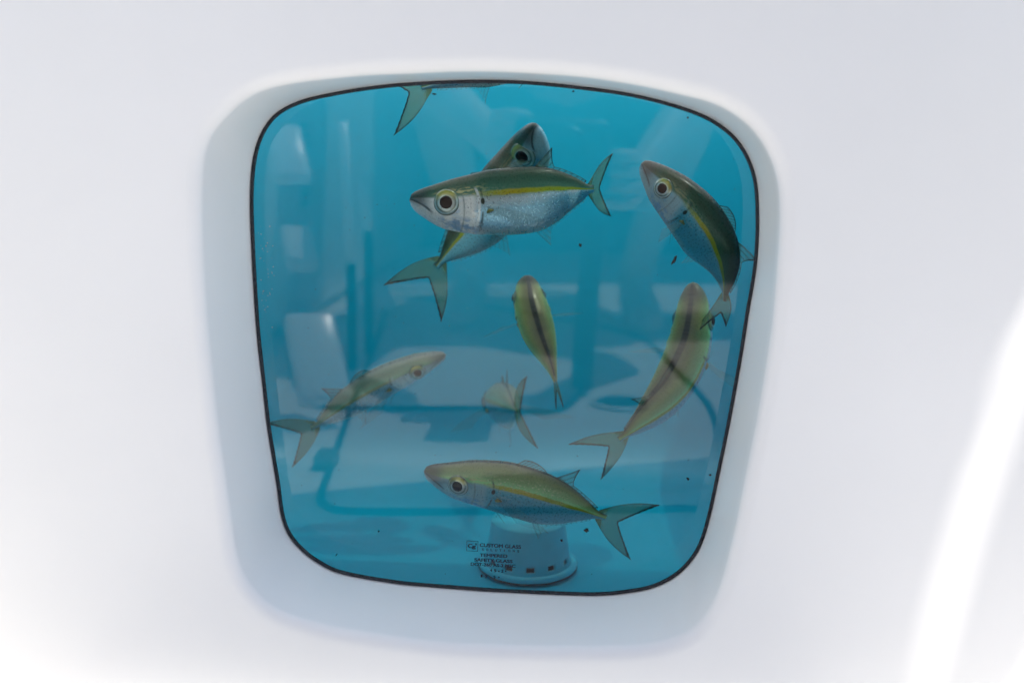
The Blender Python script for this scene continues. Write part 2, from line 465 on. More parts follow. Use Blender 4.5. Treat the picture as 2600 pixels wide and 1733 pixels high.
def fish_skin(name, back=1.0, warm=0.0, yellow=1.0, teal=0.0, gold=1.0, glit=0.0, wash=0.0):
    m, t, p = mat(name)
    uv = t.nodes.new("ShaderNodeUVMap"); uv.uv_map = "UVMap"
    sp = t.nodes.new("ShaderNodeSeparateXYZ"); t.links.new(uv.outputs[0], sp.inputs[0])
    s, v = sp.outputs[0], sp.outputs[1]
    def nz(sx, sy, scale, detail=3):
        mp = t.nodes.new("ShaderNodeMapping"); mp.inputs["Scale"].default_value = (sx, sy, 1)
        t.links.new(uv.outputs[0], mp.inputs[0])
        q = t.nodes.new("ShaderNodeTexNoise"); q.inputs["Scale"].default_value = scale; q.inputs["Detail"].default_value = detail
        t.links.new(mp.outputs[0], q.inputs["Vector"]); return q.outputs[0]
    n1 = nz(1, .6, 14); n2 = nz(1.0, .25, 90, 2); n3 = nz(1, 1, 5, 3)
    hgt = node_math(t, 'ADD', v, node_math(t, 'MULTIPLY', node_math(t, 'SUBTRACT', n1, .5), .05))
    hgt = node_math(t, 'ADD', hgt, node_math(t, 'MULTIPLY', node_math(t, 'SUBTRACT', n2, .5), .03))
    b = back; w = warm
    c = node_math(t, 'MULTIPLY_ADD', v, 2.0, -1.0)
    tl_ = teal
    def bl(a, x): return tuple(a[k]*(1-x) + (.07, .45, .57)[k]*x for k in range(3))  # belly pulled to tank blue, painting its mirrored surroundings into the colour
    base = ramp(t, hgt, [(0.0, bl((.86, .78, .72), tl_*.6)), (.05, bl((.80, .76, .74), tl_*.8)), (.13, bl((.30, .50, .62), tl_)), (.34, bl((.32, .54, .66), tl_)), (.46, bl((.62, .70, .72), tl_)), (.505, bl((.40, .50, .44), tl_*.5)),
                         (.60, (.05*b+.03*w, .14*b+.03*w, .085*b-.02*w)), (.74, (.030*b+.03*w, .085*b+.02*w, .048*b-.012*w)), (.90, (.028*b+.03*w, .052*b+.018*w, .026*b-.006*w)), (1.0, (.020*b+.015*w, .026*b+.008*w, .016*b))])
    c1 = mixc(t, node_math(t, 'MULTIPLY', sstep(t, s, .55, 1.0), node_math(t, 'MULTIPLY', sstep(t, hgt, .48, .42), .6)), base.outputs[0], (.10, .40, .46))
    # yellow lateral stripe
    up_ = sstep(t, hgt, .495, .53); dn = sstep(t, hgt, .625, .585)
    st = node_math(t, 'MULTIPLY', up_, dn)
    st = node_math(t, 'MULTIPLY', st, sstep(t, s, .30, .50))
    st = node_math(t, 'MULTIPLY', st, yellow)
    c1 = mixc(t, st, c1, ramp(t, s, [(.35, (.40, .46, .02)), (.55, (.56, .42, .005)), (.75, (.34, .40, .005)), (1, (.32, .36, .02))]).outputs[0])
    # dark seam of the back
    c1 = mixc(t, node_math(t, 'MULTIPLY', sstep(t, c, .984, .997), .9), c1, (.012, .014, .012))
    # pale scaly sheen behind the gill
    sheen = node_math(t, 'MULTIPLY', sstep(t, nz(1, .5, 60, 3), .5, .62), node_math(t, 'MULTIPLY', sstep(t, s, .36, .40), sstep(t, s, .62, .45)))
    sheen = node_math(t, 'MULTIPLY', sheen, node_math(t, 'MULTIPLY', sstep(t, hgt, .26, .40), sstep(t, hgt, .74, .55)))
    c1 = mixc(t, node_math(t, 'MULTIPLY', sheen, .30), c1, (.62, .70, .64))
    # head: iridescent cheek
    head = sstep(t, s, .38, .33)
    cheek = ramp(t, n3, [(.28, (.35, .62, .85)), (.40, (.96, .96, .94)), (.58, (.96, .92, .88)), (.68, (.40, .66, .88))])
    low = sstep(t, hgt, .575, .50)
    cheekc = mixc(t, tl_*.75, cheek.outputs[0], (.10, .42, .50))
    c2 = mixc(t, node_math(t, 'MULTIPLY', head, low), c1, cheekc)
    vein = sstep(t, nz(1, .8, 24, 5), .50, .58)
    vm = node_math(t, 'MULTIPLY', node_math(t, 'MULTIPLY', sstep(t, s, .46, .32), sstep(t, s, .10, .2)), node_math(t, 'MULTIPLY', sstep(t, hgt, .50, .56), sstep(t, hgt, .80, .66)))
    c2 = mixc(t, node_math(t, 'MULTIPLY', node_math(t, 'MULTIPLY', vein, vm), .9*gold), c2, (.62, .56, .26))
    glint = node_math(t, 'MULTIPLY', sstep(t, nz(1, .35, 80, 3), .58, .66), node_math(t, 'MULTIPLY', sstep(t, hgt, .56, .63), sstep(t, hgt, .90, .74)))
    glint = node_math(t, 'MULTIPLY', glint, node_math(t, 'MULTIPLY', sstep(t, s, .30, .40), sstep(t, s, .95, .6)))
    c2 = mixc(t, node_math(t, 'MULTIPLY', glint, .7*glit), c2, (.80, .70, .40))  # sunlit gold glints painted as specks into the back colour
    blue = node_math(t, 'MULTIPLY', sstep(t, c, -.45, -.70), node_math(t, 'MULTIPLY', sstep(t, s, .13, .20), sstep(t, c, -1.0, -.93)))
    blue = node_math(t, 'MULTIPLY', node_math(t, 'MULTIPLY', blue, head), sstep(t, n1, .42, .56))
    c2 = mixc(t, node_math(t, 'MULTIPLY', blue, .75), c2, (.10, .36, .62))
    vein2 = sstep(t, nz(1, .8, 30, 5), .56, .64)
    c2 = mixc(t, node_math(t, 'MULTIPLY', node_math(t, 'MULTIPLY', vein2, node_math(t, 'MULTIPLY', head, low)), .18), c2, (.25, .34, .34))
    snout = node_math(t, 'MULTIPLY', sstep(t, s, .15, .05), sstep(t, c, -.75, -.05))
    c2 = mixc(t, node_math(t, 'MULTIPLY', snout, .85), c2, (.055, .055, .045))
    # mouth line, gill rims
    ml = node_math(t, 'ABSOLUTE', node_math(t, 'ADD', node_math(t, 'ADD', c, .10), node_math(t, 'MULTIPLY', s, 3.6)))
    c2 = mixc(t, node_math(t, 'MULTIPLY', sstep(t, ml, .10, .03), node_math(t, 'MULTIPLY', sstep(t, s, .135, .10), .75)), c2, (.015, .015, .014))
    cc = node_math(t, 'POWER', node_math(t, 'ADD', c, .15), 2.0)
    gl_ = node_math(t, 'SUBTRACT', node_math(t, 'ADD', s, node_math(t, 'MULTIPLY', cc, .06)), .385)
    side = node_math(t, 'MULTIPLY', sstep(t, c, -.95, -.7), sstep(t, c, .45, .25))
    c2 = mixc(t, node_math(t, 'MULTIPLY', node_math(t, 'MULTIPLY', sstep(t, node_math(t, 'ABSOLUTE', node_math(t, 'SUBTRACT', gl_, .008)), .008, .002), node_math(t, 'MULTIPLY', side, sstep(t, n1, .40, .60))), .75), c2, (.05, .07, .05))
    c2 = mixc(t, node_math(t, 'MULTIPLY', node_math(t, 'MULTIPLY', sstep(t, node_math(t, 'ABSOLUTE', node_math(t, 'ADD', gl_, .012)), .010, .004), side), .8*(1-tl_)), c2, (.92, .92, .90))  # bright highlight painted ahead of the gill edge
    cc2 = node_math(t, 'POWER', node_math(t, 'ADD', c, .2), 2.0)
    gp = node_math(t, 'ABSOLUTE', node_math(t, 'SUBTRACT', node_math(t, 'ADD', s, node_math(t, 'MULTIPLY', cc2, .05)), .292))
    c2 = mixc(t, node_math(t, 'MULTIPLY', node_math(t, 'MULTIPLY', sstep(t, gp, .007, .002), sstep(t, c, .2, .0)), .5), c2, (.15, .22, .22))
    # dark spot at the top of the gill cover
    ds = node_math(t, 'POWER', node_math(t, 'MULTIPLY', node_math(t, 'SUBTRACT', s, .392), 88), 2)
    dv = node_math(t, 'POWER', node_math(t, 'MULTIPLY', node_math(t, 'SUBTRACT', v, .445), 22), 2)
    spot = sstep(t, node_math(t, 'ADD', ds, dv), 1.3, .4)
    c2 = mixc(t, spot, c2, (.05, .05, .025))
    if wash: c2 = mixc(t, wash, c2, (.46, .50, .44))  # grey mixed in, painting water haze and reflection veil into the skin
    t.links.new(c2, p.inputs["Base Color"])
    met = node_math(t, 'MULTIPLY', sstep(t, hgt, .60, .46), .72*(1-.65*teal))
    met = node_math(t, 'ADD', node_math(t, 'MULTIPLY', met, sstep(t, s, .28, .45)), .12)
    t.links.new(met, p.inputs["Metallic"])
    ro = t.nodes.new("ShaderNodeMapRange"); t.links.new(n2, ro.inputs[0]); ro.inputs[1].default_value = .3; ro.inputs[2].default_value = .7; ro.inputs[3].default_value = .24; ro.inputs[4].default_value = .36
    t.links.new(ro.outputs[0], p.inputs["Roughness"])
    # scales
    mp = t.nodes.new("ShaderNodeMapping"); mp.inputs["Scale"].default_value = (95, 42, 1); t.links.new(uv.outputs[0], mp.inputs[0])
    vo = t.nodes.new("ShaderNodeTexVoronoi"); vo.inputs["Scale"].default_value = 1.0; t.links.new(mp.outputs[0], vo.inputs["Vector"])
    bu = t.nodes.new("ShaderNodeBump"); bu.inputs["Strength"].default_value = .12; bu.inputs["Distance"].default_value = .0012
    hsum = node_math(t, 'ADD', node_math(t, 'MULTIPLY', vo.outputs[0], sstep(t, s, .25, .42)), node_math(t, 'MULTIPLY', n1, .6))
    t.links.new(hsum, bu.inputs["Height"]); t.links.new(bu.outputs[0], p.inputs["Normal"])
    p.inputs["Coat Weight"].default_value = .12; p.inputs["Coat Roughness"].default_value = .12; p.inputs["Specular IOR Level"].default_value = .3
    return m
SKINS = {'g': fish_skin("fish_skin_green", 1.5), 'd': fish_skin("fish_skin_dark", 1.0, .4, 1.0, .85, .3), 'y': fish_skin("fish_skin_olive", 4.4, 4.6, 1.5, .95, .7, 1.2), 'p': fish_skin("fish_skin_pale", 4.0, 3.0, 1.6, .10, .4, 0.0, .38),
         'o': fish_skin("fish_skin_brown_olive", 4.8, 5.5, 1.6, .8, .2, .5)}
def fin_mat(name, colr, alpha, edge=True, rays=26):
    m = bpy.data.materials.new(name); m.use_nodes = True; t = m.node_tree; p = t.nodes["Principled BSDF"]; out = t.nodes["Material Output"]
    uv = t.nodes.new("ShaderNodeUVMap"); uv.uv_map = "UVMap"
    sp = t.nodes.new("ShaderNodeSeparateXYZ"); t.links.new(uv.outputs[0], sp.inputs[0])
    r_, q = sp.outputs[0], sp.outputs[1]
    nzn = t.nodes.new("ShaderNodeTexNoise"); nzn.inputs["Scale"].default_value = 7; t.links.new(uv.outputs[0], nzn.inputs["Vector"])
    wav = node_math(t, 'SINE', node_math(t, 'MULTIPLY', q, rays*6.28))
    ray_ = sstep(t, wav, .2, .95)
    rim = sstep(t, node_math(t, 'ADD', r_, node_math(t, 'MULTIPLY', node_math(t, 'SUBTRACT', nzn.outputs[0], .5), .09)), .88, .95)
    lead = node_math(t, 'MAXIMUM', sstep(t, q, .035, .01), sstep(t, q, .965, .99))
    tip = node_math(t, 'MULTIPLY', sstep(t, node_math(t, 'ABSOLUTE', node_math(t, 'SUBTRACT', q, .5)), .40, .5), sstep(t, r_, .6, 1.0))
    dark = node_math(t, 'MAXIMUM', node_math(t, 'MULTIPLY', rim, .95), node_math(t, 'MAXIMUM', node_math(t, 'MULTIPLY', lead, .7), node_math(t, 'MULTIPLY', tip, .8))) if edge else node_math(t, 'MULTIPLY', lead, .22)
    c = mixc(t, node_math(t, 'MULTIPLY', ray_, .6), colr, tuple(x*.35 for x in colr))
    c = mixc(t, dark, c, (.02, .022, .02))
    t.links.new(c, p.inputs["Base Color"]); p.inputs["Roughness"].default_value = .4
    tl = t.nodes.new("ShaderNodeBsdfTranslucent"); t.links.new(c, tl.inputs[0])
    m1 = t.nodes.new("ShaderNodeMixShader"); m1.inputs[0].default_value = .5
    t.links.new(p.outputs[0], m1.inputs[1]); t.links.new(tl.outputs[0], m1.inputs[2])
    tr = t.nodes.new("ShaderNodeBsdfTransparent")
    a = node_math(t, 'MULTIPLY_ADD', ray_, .18 if edge else .10, alpha)
    a = node_math(t, 'MAXIMUM', a, node_math(t, 'MULTIPLY', dark, .95))
    base_op = node_math(t, 'MULTIPLY', sstep(t, r_, .30, .0), .45)
    a = node_math(t, 'ADD', a, base_op) if edge else a
    m2 = t.nodes.new("ShaderNodeMixShader"); t.links.new(a, m2.inputs[0]); t.links.new(tr.outputs[0], m2.inputs[1]); t.links.new(m1.outputs[0], m2.inputs[2])
    t.links.new(m2.outputs[0], out.inputs[0])
    return m
TAIL_M = fin_mat("tail_fin_membrane", (.26, .40, .16), .36)
DORS_M = fin_mat("dorsal_fin_membrane", (.20, .32, .20), .22, True, 9)
CLEAR_M = fin_mat("clear_fin_membrane", (.34, .46, .36), .09, False, 12)
def eye_mat():
    m, t, p = mat("fish_iris")
    uv = t.nodes.new("ShaderNodeUVMap"); uv.uv_map = "UVMap"
    sp = t.nodes.new("ShaderNodeSeparateXYZ"); t.links.new(uv.outputs[0], sp.inputs[0])
    silver = ramp(t, sp.outputs[0], [(0, (.02, .02, .02)), (.50, (.86, .88, .84)), (.62, (.62, .70, .66)), (.74, (.10, .13, .09)), (.80, (.55, .62, .58)), (.92, (.62, .70, .66)), (.965, (.06, .08, .06)), (1.0, (.2, .22, .2))])
    yel = ramp(t, sp.outputs[0], [(0, (.02, .02, .02)), (.50, (.55, .56, .36)), (.62, (.52, .44, .08)), (.84, (.50, .42, .03)), (.95, (.12, .16, .06)), (1.0, (.2, .22, .2))])
    c = mixc(t, sstep(t, sp.outputs[1], .5, .85), silver.outputs[0], yel.outputs[0])
    nq = t.nodes.new("ShaderNodeTexNoise"); nq.inputs["Scale"].default_value = 9; t.links.new(uv.outputs[0], nq.inputs["Vector"])
    c = mixc(t, node_math(t, 'MULTIPLY', sstep(t, nq.outputs[0], .5, .68), .55), c, (.30, .34, .22))
    t.links.new(c, p.inputs["Base Color"]); p.inputs["Metallic"].default_value = .35; p.inputs["Roughness"].default_value = .25
    p.inputs["Coat Weight"].default_value = 1.0
    return m
IRIS = eye_mat(); PUPIL = simple("fish_pupil", (.002, .002, .002), .15, coat=0.0, spec=.15)
FINBASE = simple("pectoral_base", (.30, .26, .06), .35, metal=.3)

DTAB = smooth_tab([(0, .026), (.03, .046), (.11, .076), (.22, .108), (.328, .128), (.436, .1456), (.545, .148), (.68, .144), (.79, .120), (.897, .0700), (.951, .040), (1, .0215), (1.04, .024)])
VTAB = smooth_tab([(0, .040), (.02, .064), (.06, .094), (.149, .147), (.22, .171), (.328, .195), (.436, .207), (.545, .2135), (.68, .206), (.79, .160), (.897, .087), (.951, .047), (1, .0215), (1.04, .024)])
WTAB = smooth_tab([(0, .020), (.03, .038), (.08, .056), (.15, .070), (.25, .081), (.4, .087), (.55, .084), (.7, .066), (.85, .037), (.95, .020), (1, .013), (1.04, .008)])

class Fish:
    def __init__(s, pts, dors, depth=1.0, width=1.0, tailfrac=.20, skin='g', ecc=1.0):
        s.ctrl = catmull(pts, 16); s.depth = depth; s.width = width; s.skin = skin; s.eye = ecc
        s.cum = [0]
        for a, b in zip(s.ctrl, s.ctrl[1:]): s.cum.append(s.cum[-1] + (b-a).length)
        s.L = s.cum[-1]*(1-tailfrac)
        s.dors = dors if isinstance(dors, list) else [(0, dors), (1, dors)]
    def spine(s, q):
        x = q*s.L
        if x <= 0: 
            d = (s.ctrl[1]-s.ctrl[0]).normalized(); return s.ctrl[0] + d*x
        if x >= s.cum[-1]:
            d = (s.ctrl[-1]-s.ctrl[-2]).normalized(); return s.ctrl[-1] + d*(x-s.cum[-1])
        import bisect
        i = bisect.bisect(s.cum, x) - 1
        return s.ctrl[i].lerp(s.ctrl[i+1], (x-s.cum[i])/(s.cum[i+1]-s.cum[i]))
    def frame(s, q):
        e = .035
        T = (s.spine(q+e) - s.spine(q-e)).normalized()
        a = s.dors
        D = a[-1][1] if q >= a[-1][0] else a[0][1]
        for (x0, d0), (x1, d1) in zip(a, a[1:]):
            if x0 <= q <= x1: D = d0.lerp(d1, (q-x0)/(x1-x0))
        D = (D - T*D.dot(T)).normalized()
        return s.spine(q), T, D, D.cross(T)
    def P(s, q, lat, h):
        o, T, D, S = s.frame(q)
        return o + S*(lat*s.L) + D*(h*s.L)
    def hw(s, q): return interp(DTAB, q)*s.depth, interp(VTAB, q)*s.depth, interp(WTAB, q)*s.width
    def surf(s, q, th, extra=0.0):
        d, v, w = s.hw(q)
        c, sn = math.cos(th), math.sin(th)
        z = d*c if c >= 0 else v*c
        pw = .92
        y = w*(abs(sn)**pw)*(1 if sn >= 0 else -1)
        if c < 0: y *= 1 - .22*(-c)**2
        k = 1 + extra
        return y*k, z*(1+extra*.4)
def build_fish(name, f, label, spread=(.25, .25), fold=False, tail_tw=0.0, parts=('first',), dorsal_h=1.0, tail_sc=(1.0, 1.0), pect=True):
    mid = f.spine(.5)
    root = empty(name, mid, label, "fish", "yellow striped bait fish in the tank")
    NS, NT = 150, 88
    vs, fs, uv = [], [], []
    for i in range(NS+1):
        q = (i/NS)
        q = q**1.25 if q < 1 else 1
        q *= 1.03
        for j in range(NT):
            th = 2*math.pi*j/NT
            c = math.cos(th); ext = 0.0
            # gill cover: raised plate with a crisp rear rim
            g = .385 - .06*(c+.15)**2 - (.05 if c < -.75 else 0)*0
            if -.93 < c < .42:
                x = q - g
                if -.09 < x <= 0: ext += .055*(1+x/.09)
                elif 0 < x < .012: ext += .055*(1-x/.012)
                pg = .285 - .05*(c+.2)**2 
                x = q - pg
                if -.04 < x <= 0: ext += .025*(1+x/.04)
                elif 0 < x < .012: ext += .025*(1-x/.012)
            # mouth groove
            mc = -.10 - 3.6*q
            if q < .13:
                dd = (c - mc)/.07
                ext -= .16*math.exp(-dd*dd)*(1-q/.13)
            # orbit
            de = math.hypot((q-.195)/.085, (c+.02)/.55)
            if de < 1: ext -= .07*(1-de*de)
            y, z = f.surf(q, th, ext)
            if q < .02: pass
            vs.append(f.P(q, y, z)); uv.append((q, .5+.5*c))
    for i in range(NS):
        for j in range(NT):
            k = (j+1) % NT
            fs.append((i*NT+j, i*NT+k, (i+1)*NT+k, (i+1)*NT+j))
    k = len(vs); vs.append(f.P(-.012, 0, -.006)); uv.append((0, .4))
    for j in range(NT): fs.append((k, (j+1) % NT, j))
    fs.append(tuple(NS*NT+j for j in range(NT)))
    body = from_py("body", vs, fs, SKINS[f.skin], root, uv=uv)
    bm = bmesh.new(); bm.from_mesh(body.data); bmesh.ops.recalc_face_normals(bm, faces=list(bm.faces)); bm.to_mesh(body.data); bm.free()
    # eyes
    for sgn in (1, -1):
        q, zc = .198, -.018
        d, v, w = f.hw(q)
        o, T, D, S = f.frame(q); S = S*sgn
        c0 = o + D*(zc*f.L) + S*(w*.93*f.L)
        # tilt the eye to the local surface
        a = f.P(q-.05, 0, 0) + S*(f.hw(q-.05)[2]*f.L); b = f.P(q+.05, 0, 0) + S*(f.hw(q+.05)[2]*f.L)
        Tx = (b-a).normalized(); Nx = (S - Tx*S.dot(Tx)).normalized(); Dx = D
        rr = .071*f.L*f.eye
        vs, fs, uv = [], [], []
        rad = [0, .25, .45, .6, .75, .88, .96, 1.0]; NA = 40
        for x in rad:
            for i in range(NA):
                an = 2*math.pi*i/NA
                h = .30*rr*math.sqrt(max(0, 1.02-x*x)) 
                vs.append(c0 + (Tx*math.cos(an) + Dx*math.sin(an))*rr*x + Nx*(h - .05*rr)); uv.append((x, .5+.5*x*math.sin(an)))
        for a_ in range(len(rad)-1):
            for i in range(NA):
                j = (i+1) % NA
                fs.append((a_*NA+i, a_*NA+j, (a_+1)*NA+j, (a_+1)*NA+i) if sgn < 0 else (a_*NA+i, (a_+1)*NA+i, (a_+1)*NA+j, a_*NA+j))
        eye = from_py("eye", vs, fs, IRIS, root, uv=uv)
        vs, fs = [], []
        pr = .50*rr
        for k_, x in enumerate((1.0, .96, .8, .5, .2)):
            for i in range(28):
                an = 2*math.pi*i/28
                h = .30*rr*math.sqrt(1.02-(x*.5)**2) - .05*rr + (.012 if k_ == 0 else .05)*rr + .10*rr*(1-x*x)
                if k_ == 0: h -= .06*rr
                vs.append(c0 + (Tx*math.cos(an)*1.0 + Dx*math.sin(an))*pr*x + Nx*h)
        for a_ in range(4):
            for i in range(28):
                j = (i+1) % 28
                fs.append((a_*28+i, a_*28+j, (a_+1)*28+j, (a_+1)*28+i))
        fs.append(tuple(4*28+i for i in range(28)))
        from_py("pupil", vs, fs, PUPIL, eye)
    # fins as thin membranes
    def sheet(name, fn, nu, nv, m, th=.00035):
        vs, fs, uv = [], [], []
        for i in range(nu+1):
            for j in range(nv+1):
                vs.append(fn(i/nu, j/nv)); uv.append((i/nu, j/nv))
        for i in range(nu):
            for j in range(nv):
                a = i*(nv+1)+j
                fs.append((a, a+1, a+nv+2, a+nv+1))
        o = from_py(name, vs, fs, m, root, uv=uv)
        md = o.modifiers.new("s", 'SOLIDIFY'); md.thickness = th; md.offset = 0
        return o
    # tail: r from root to trailing edge, q from upper to lower leading edge
    tu, tlw = tail_sc
    def tail(r, q):
        up_ = q < .5
        k = abs(q-.5)*2
        sc_ = tu if up_ else tlw
        edge_x = .105 + (.250*sc_ + .02 - .105)*k**1.15; edge_z = .185*sc_*k**1.05
        bx, bz = -.02, .030*k
        lead = .022*math.sin(math.pi*r)*k**3
        x = lerp(bx, edge_x, r) - lead*.4; z = lerp(bz, edge_z, r**(1.0)) + lead
        if r > .9: x += .004*math.sin(q*90)*(r-.9)*10*.5
        tw = tail_tw*r
        return f.P(1+x, .012*math.sin(r*2.5)*(1 if up_ else -1)*0 + tw*z, z if up_ else -z)
    sheet("tail_fin", tail, 18, 60, TAIL_M, .0006)
    dp = f.depth
    def dtop(q): return interp(DTAB, q)*dp
    def dbot(q): return interp(VTAB, q)*dp
    def first(r, q):
        b0 = lerp(.47, .64, q); hh = .055*dorsal_h*math.sin(math.pi*min(1, .25+.75*q))**.6*(1-.55*q)
        if fold: x = lerp(.49, .57, q) + r*(.12 - .02*q); h = dtop(x) - .006*(1-r) + r*(.040 - .012*q)
        else: x = b0 + r*hh*.9; h = dtop(b0) - .006 + r*hh
        return f.P(x, 0, h)
    if 'first' in parts: sheet("dorsal_fin", first, 8, 24, DORS_M)
    def second(r, q):
        b0 = lerp(.68, .95, q); hh = (.088*max(0, 1-q/.36)**1.3 + .014)*dorsal_h
        x = b0 + r*(hh*1.05 + .004); h = dtop(b0) - .006 + r*hh
        return f.P(x, 0, h)
    sheet("dorsal_fin", second, 8, 44, DORS_M)
    def anal(r, q):
        b0 = lerp(.66, .95, q); hh = .075*max(0, 1-q/.3)**1.3 + .012
        return f.P(b0 + r*hh*.9, 0, -dbot(b0) + .006 - r*hh)
    sheet("anal_fin", anal, 8, 44, CLEAR_M)
    for sgn in (1, -1):
        def pelvic(r, q):
            b0 = .415 + .018*q
            return f.P(b0 + r*(.085 - .035*q), sgn*(.02 + r*.015), -dbot(b0) + .012 - r*(.055 - .015*q))
        sheet("pelvic_fin", pelvic, 6, 8, CLEAR_M)
        if pect:
            d, v, w = f.hw(.415)
            o_ = spread[0] if sgn > 0 else spread[1]
            base = f.P(.412, sgn*w*.93, -.075*dp)
            o, T, D, S = f.frame(.415); S = S*sgn
            dirn = (T*(1-o_) + S*o_ - D*.10).normalized(); wid = (D*(1-.5*o_) + T*.5*o_).normalized()
            def pec(r, q):
                ln = .33*f.L*(1-.55*q)
                return base + dirn*ln*r + wid*f.L*((.5-q)*.045*(1-.35*r) - .10*r*r*.6) + S*f.L*.004
            sheet("pectoral_fin", pec, 14, 10, CLEAR_M)
            vs_, fs_ = tube([base - S*f.L*.004 - D*f.L*.010, base + T*f.L*.012 + S*f.L*.004, base + T*f.L*.035 + S*f.L*.006], .011*f.L, 10, taper=[.6, 1, .35])
            from_py("pectoral_base", vs_, fs_, FINBASE, root)
    return root
V3 = Vector
def path(pts): return [G(u, v, Y) for u, v, Y in pts]
f1 = Fish(path([(945,457,.078),(1030,458,.078),(1130,452,.079),(1230,444,.081),(1300,438,.084),(1347,436,.088),(1392,430,.112)]), V3((.03, .08, 1)), 1.0, .85, .16, 'g')
build_fish("fish", f1, "large silver fish facing left with a bright eye in front of a darker fish", (.10, .10), fold=True, tail_sc=(1.0, .92))
f2 = Fish(path([(1229,291,.100),(1204,345,.126),(1140,440,.138),(1075,530,.138),(1020,592,.134),(990,630,.131),(955,685,.128)]), V3((-.80, .05, .55)), .86, 1.0, .19, 'd')
build_fish("fish", f2, "dark fish slanting upward behind the large silver fish, tail at lower left", (.15, .15))
f3 = Fish(path([(1477,376,.088),(1526,416,.084),(1586,474,.079),(1636,545,.078),(1664,618,.081),(1664,690,.085),(1643,748,.083)]), [(0, V3((.62, -.30, .58))), (.6, V3((.85, -.40, .35))), (1, V3((.42, -.86, .2)))], .94, 1.0, .16, 'd', .86)
build_fish("fish", f3, "green backed fish with a yellow line curving down along the right edge of the glass", (.9, .9), tail_sc=(.62, 1.12))
f4 = Fish(path([(1211,634,.150),(1217,690,.140),(1236,760,.130),(1260,825,.122),(1274,870,.118),(1286,940,.112)]), V3((.20, -.95, .1)), .80, 1.85, .22, 'y')
build_fish("fish", f4, "small olive fish seen from above in the middle of the tank, head up", (.85, .85))
f5 = Fish(path([(1592,652,.115),(1592,715,.112),(1583,790,.110),(1552,868,.108),(1500,940,.108),(1430,1002,.108),(1360,1050,.108)]), [(0, V3((-.30, -.90, .15))), (.6, V3((-.50, -.75, .25))), (1, V3((-.72, -.45, .5)))], .85, 1.38, .18, 'o', .85)
build_fish("fish", f5, "olive fish seen from its back on the right, bending to a tail at lower left", (.7, .7))
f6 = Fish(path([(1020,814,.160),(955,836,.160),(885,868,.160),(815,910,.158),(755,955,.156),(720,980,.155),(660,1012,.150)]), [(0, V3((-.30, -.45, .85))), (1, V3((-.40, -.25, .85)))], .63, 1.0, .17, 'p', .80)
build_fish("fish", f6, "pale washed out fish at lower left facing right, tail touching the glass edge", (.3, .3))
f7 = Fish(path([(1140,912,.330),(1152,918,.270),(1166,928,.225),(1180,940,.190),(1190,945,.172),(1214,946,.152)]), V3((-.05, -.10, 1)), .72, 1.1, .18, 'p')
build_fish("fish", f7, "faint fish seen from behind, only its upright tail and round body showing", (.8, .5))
f8 = Fish(path([(978,1080,.060),(1040,1092,.058),(1120,1102,.056),(1205,1122,.056),(1295,1154,.058),(1378,1184,.060),(1480,1222,.064)]), V3((.12, -.14, .98)), .86, 1.0, .21, 'y', .84)
build_fish("fish", f8, "golden green fish facing left above the lettering near the bottom", (.2, .2))
f9 = Fish(path([(1390,92,.075),(1290,104,.075),(1180,120,.075),(1080,146,.075),(1000,190,.075),(962,204,.075),(900,228,.075)]), V3((-.05, -.1, 1)), .72, 1.0, .17, 'g')
build_fish("fish", f9, "fish cut off by the top edge of the window, only its tail and belly showing", (.1, .1))

# ------------------------------------------------------------------ debris on the glass
def flake(u, v, w, h, rot, Y=-.0005, seed=0):
    rnd = random.Random(seed); c = G(u, v, Y); k = 12; sc_ = .60/F_PX
    front, back = [], []
    for i in range(k):
        a = 2*math.pi*i/k; rr = .6 + .7*rnd.random()
        x, z = math.cos(a)*w*rr*sc_, math.sin(a)*h*rr*sc_
        x, z = x*math.cos(rot) - z*math.sin(rot), x*math.sin(rot) + z*math.cos(rot)
        front.append(c + Vector((x*.8, -.0007-.0004*rnd.random(), z*.8))); back.append(c + Vector((x, 0, z)))
    vs = front + back + [c + Vector((0, -.0013, 0))]
    fs = [(i, (i+1) % k, k+(i+1) % k, k+i) for i in range(k)] + [(2*k, (i+1) % k, i) for i in range(k)]
    return vs, fs
flakes = [(1549, 597, 3.4, 11, -.45, "long dark flake on the glass left of the right hand fish"), (1347, 1217, 6, 5.5, .3, "black round crumb on the glass below the tail root of the bottom fish"),
 (1333, 563, 3.5, 4.0, .8, "small dark crumb on the glass above the middle fish"), (1290, 1240, 3.0, 3.2, 0, "tiny dark crumb on the glass above the strainer"), (1580, 1099, 3.5, 3.5, .5, "tiny dark crumb near the right border of the glass"),
 (1631, 1090, 3.0, 2.2, .2, "dark crumb closest to the right seal"), (997, 216, 5, 2.2, 0, "dark crumb under the tail at the top edge"), (1316, 210, 3.2, 2.2, .3, "dark crumb under the top seal above the hand reflection"),
 (1580, 271, 3.2, 2.2, .5, "dark crumb at the upper right corner of the glass"), (870, 1219, 2.4, 2.4, .5, "tiny dark crumb at lower left of the bottom fish"), (773, 1273, 4, 1.2, .9, "thin dark sliver at the lower left corner of the glass")]
for i, (u, v, w, h, r_, lab) in enumerate(flakes):
    vs, fs = flake(u, v, w, h, r_, seed=i)
    tag(from_py("debris_flake", vs, fs, SPECK), lab, "debris", "dark crumbs stuck to the glass")
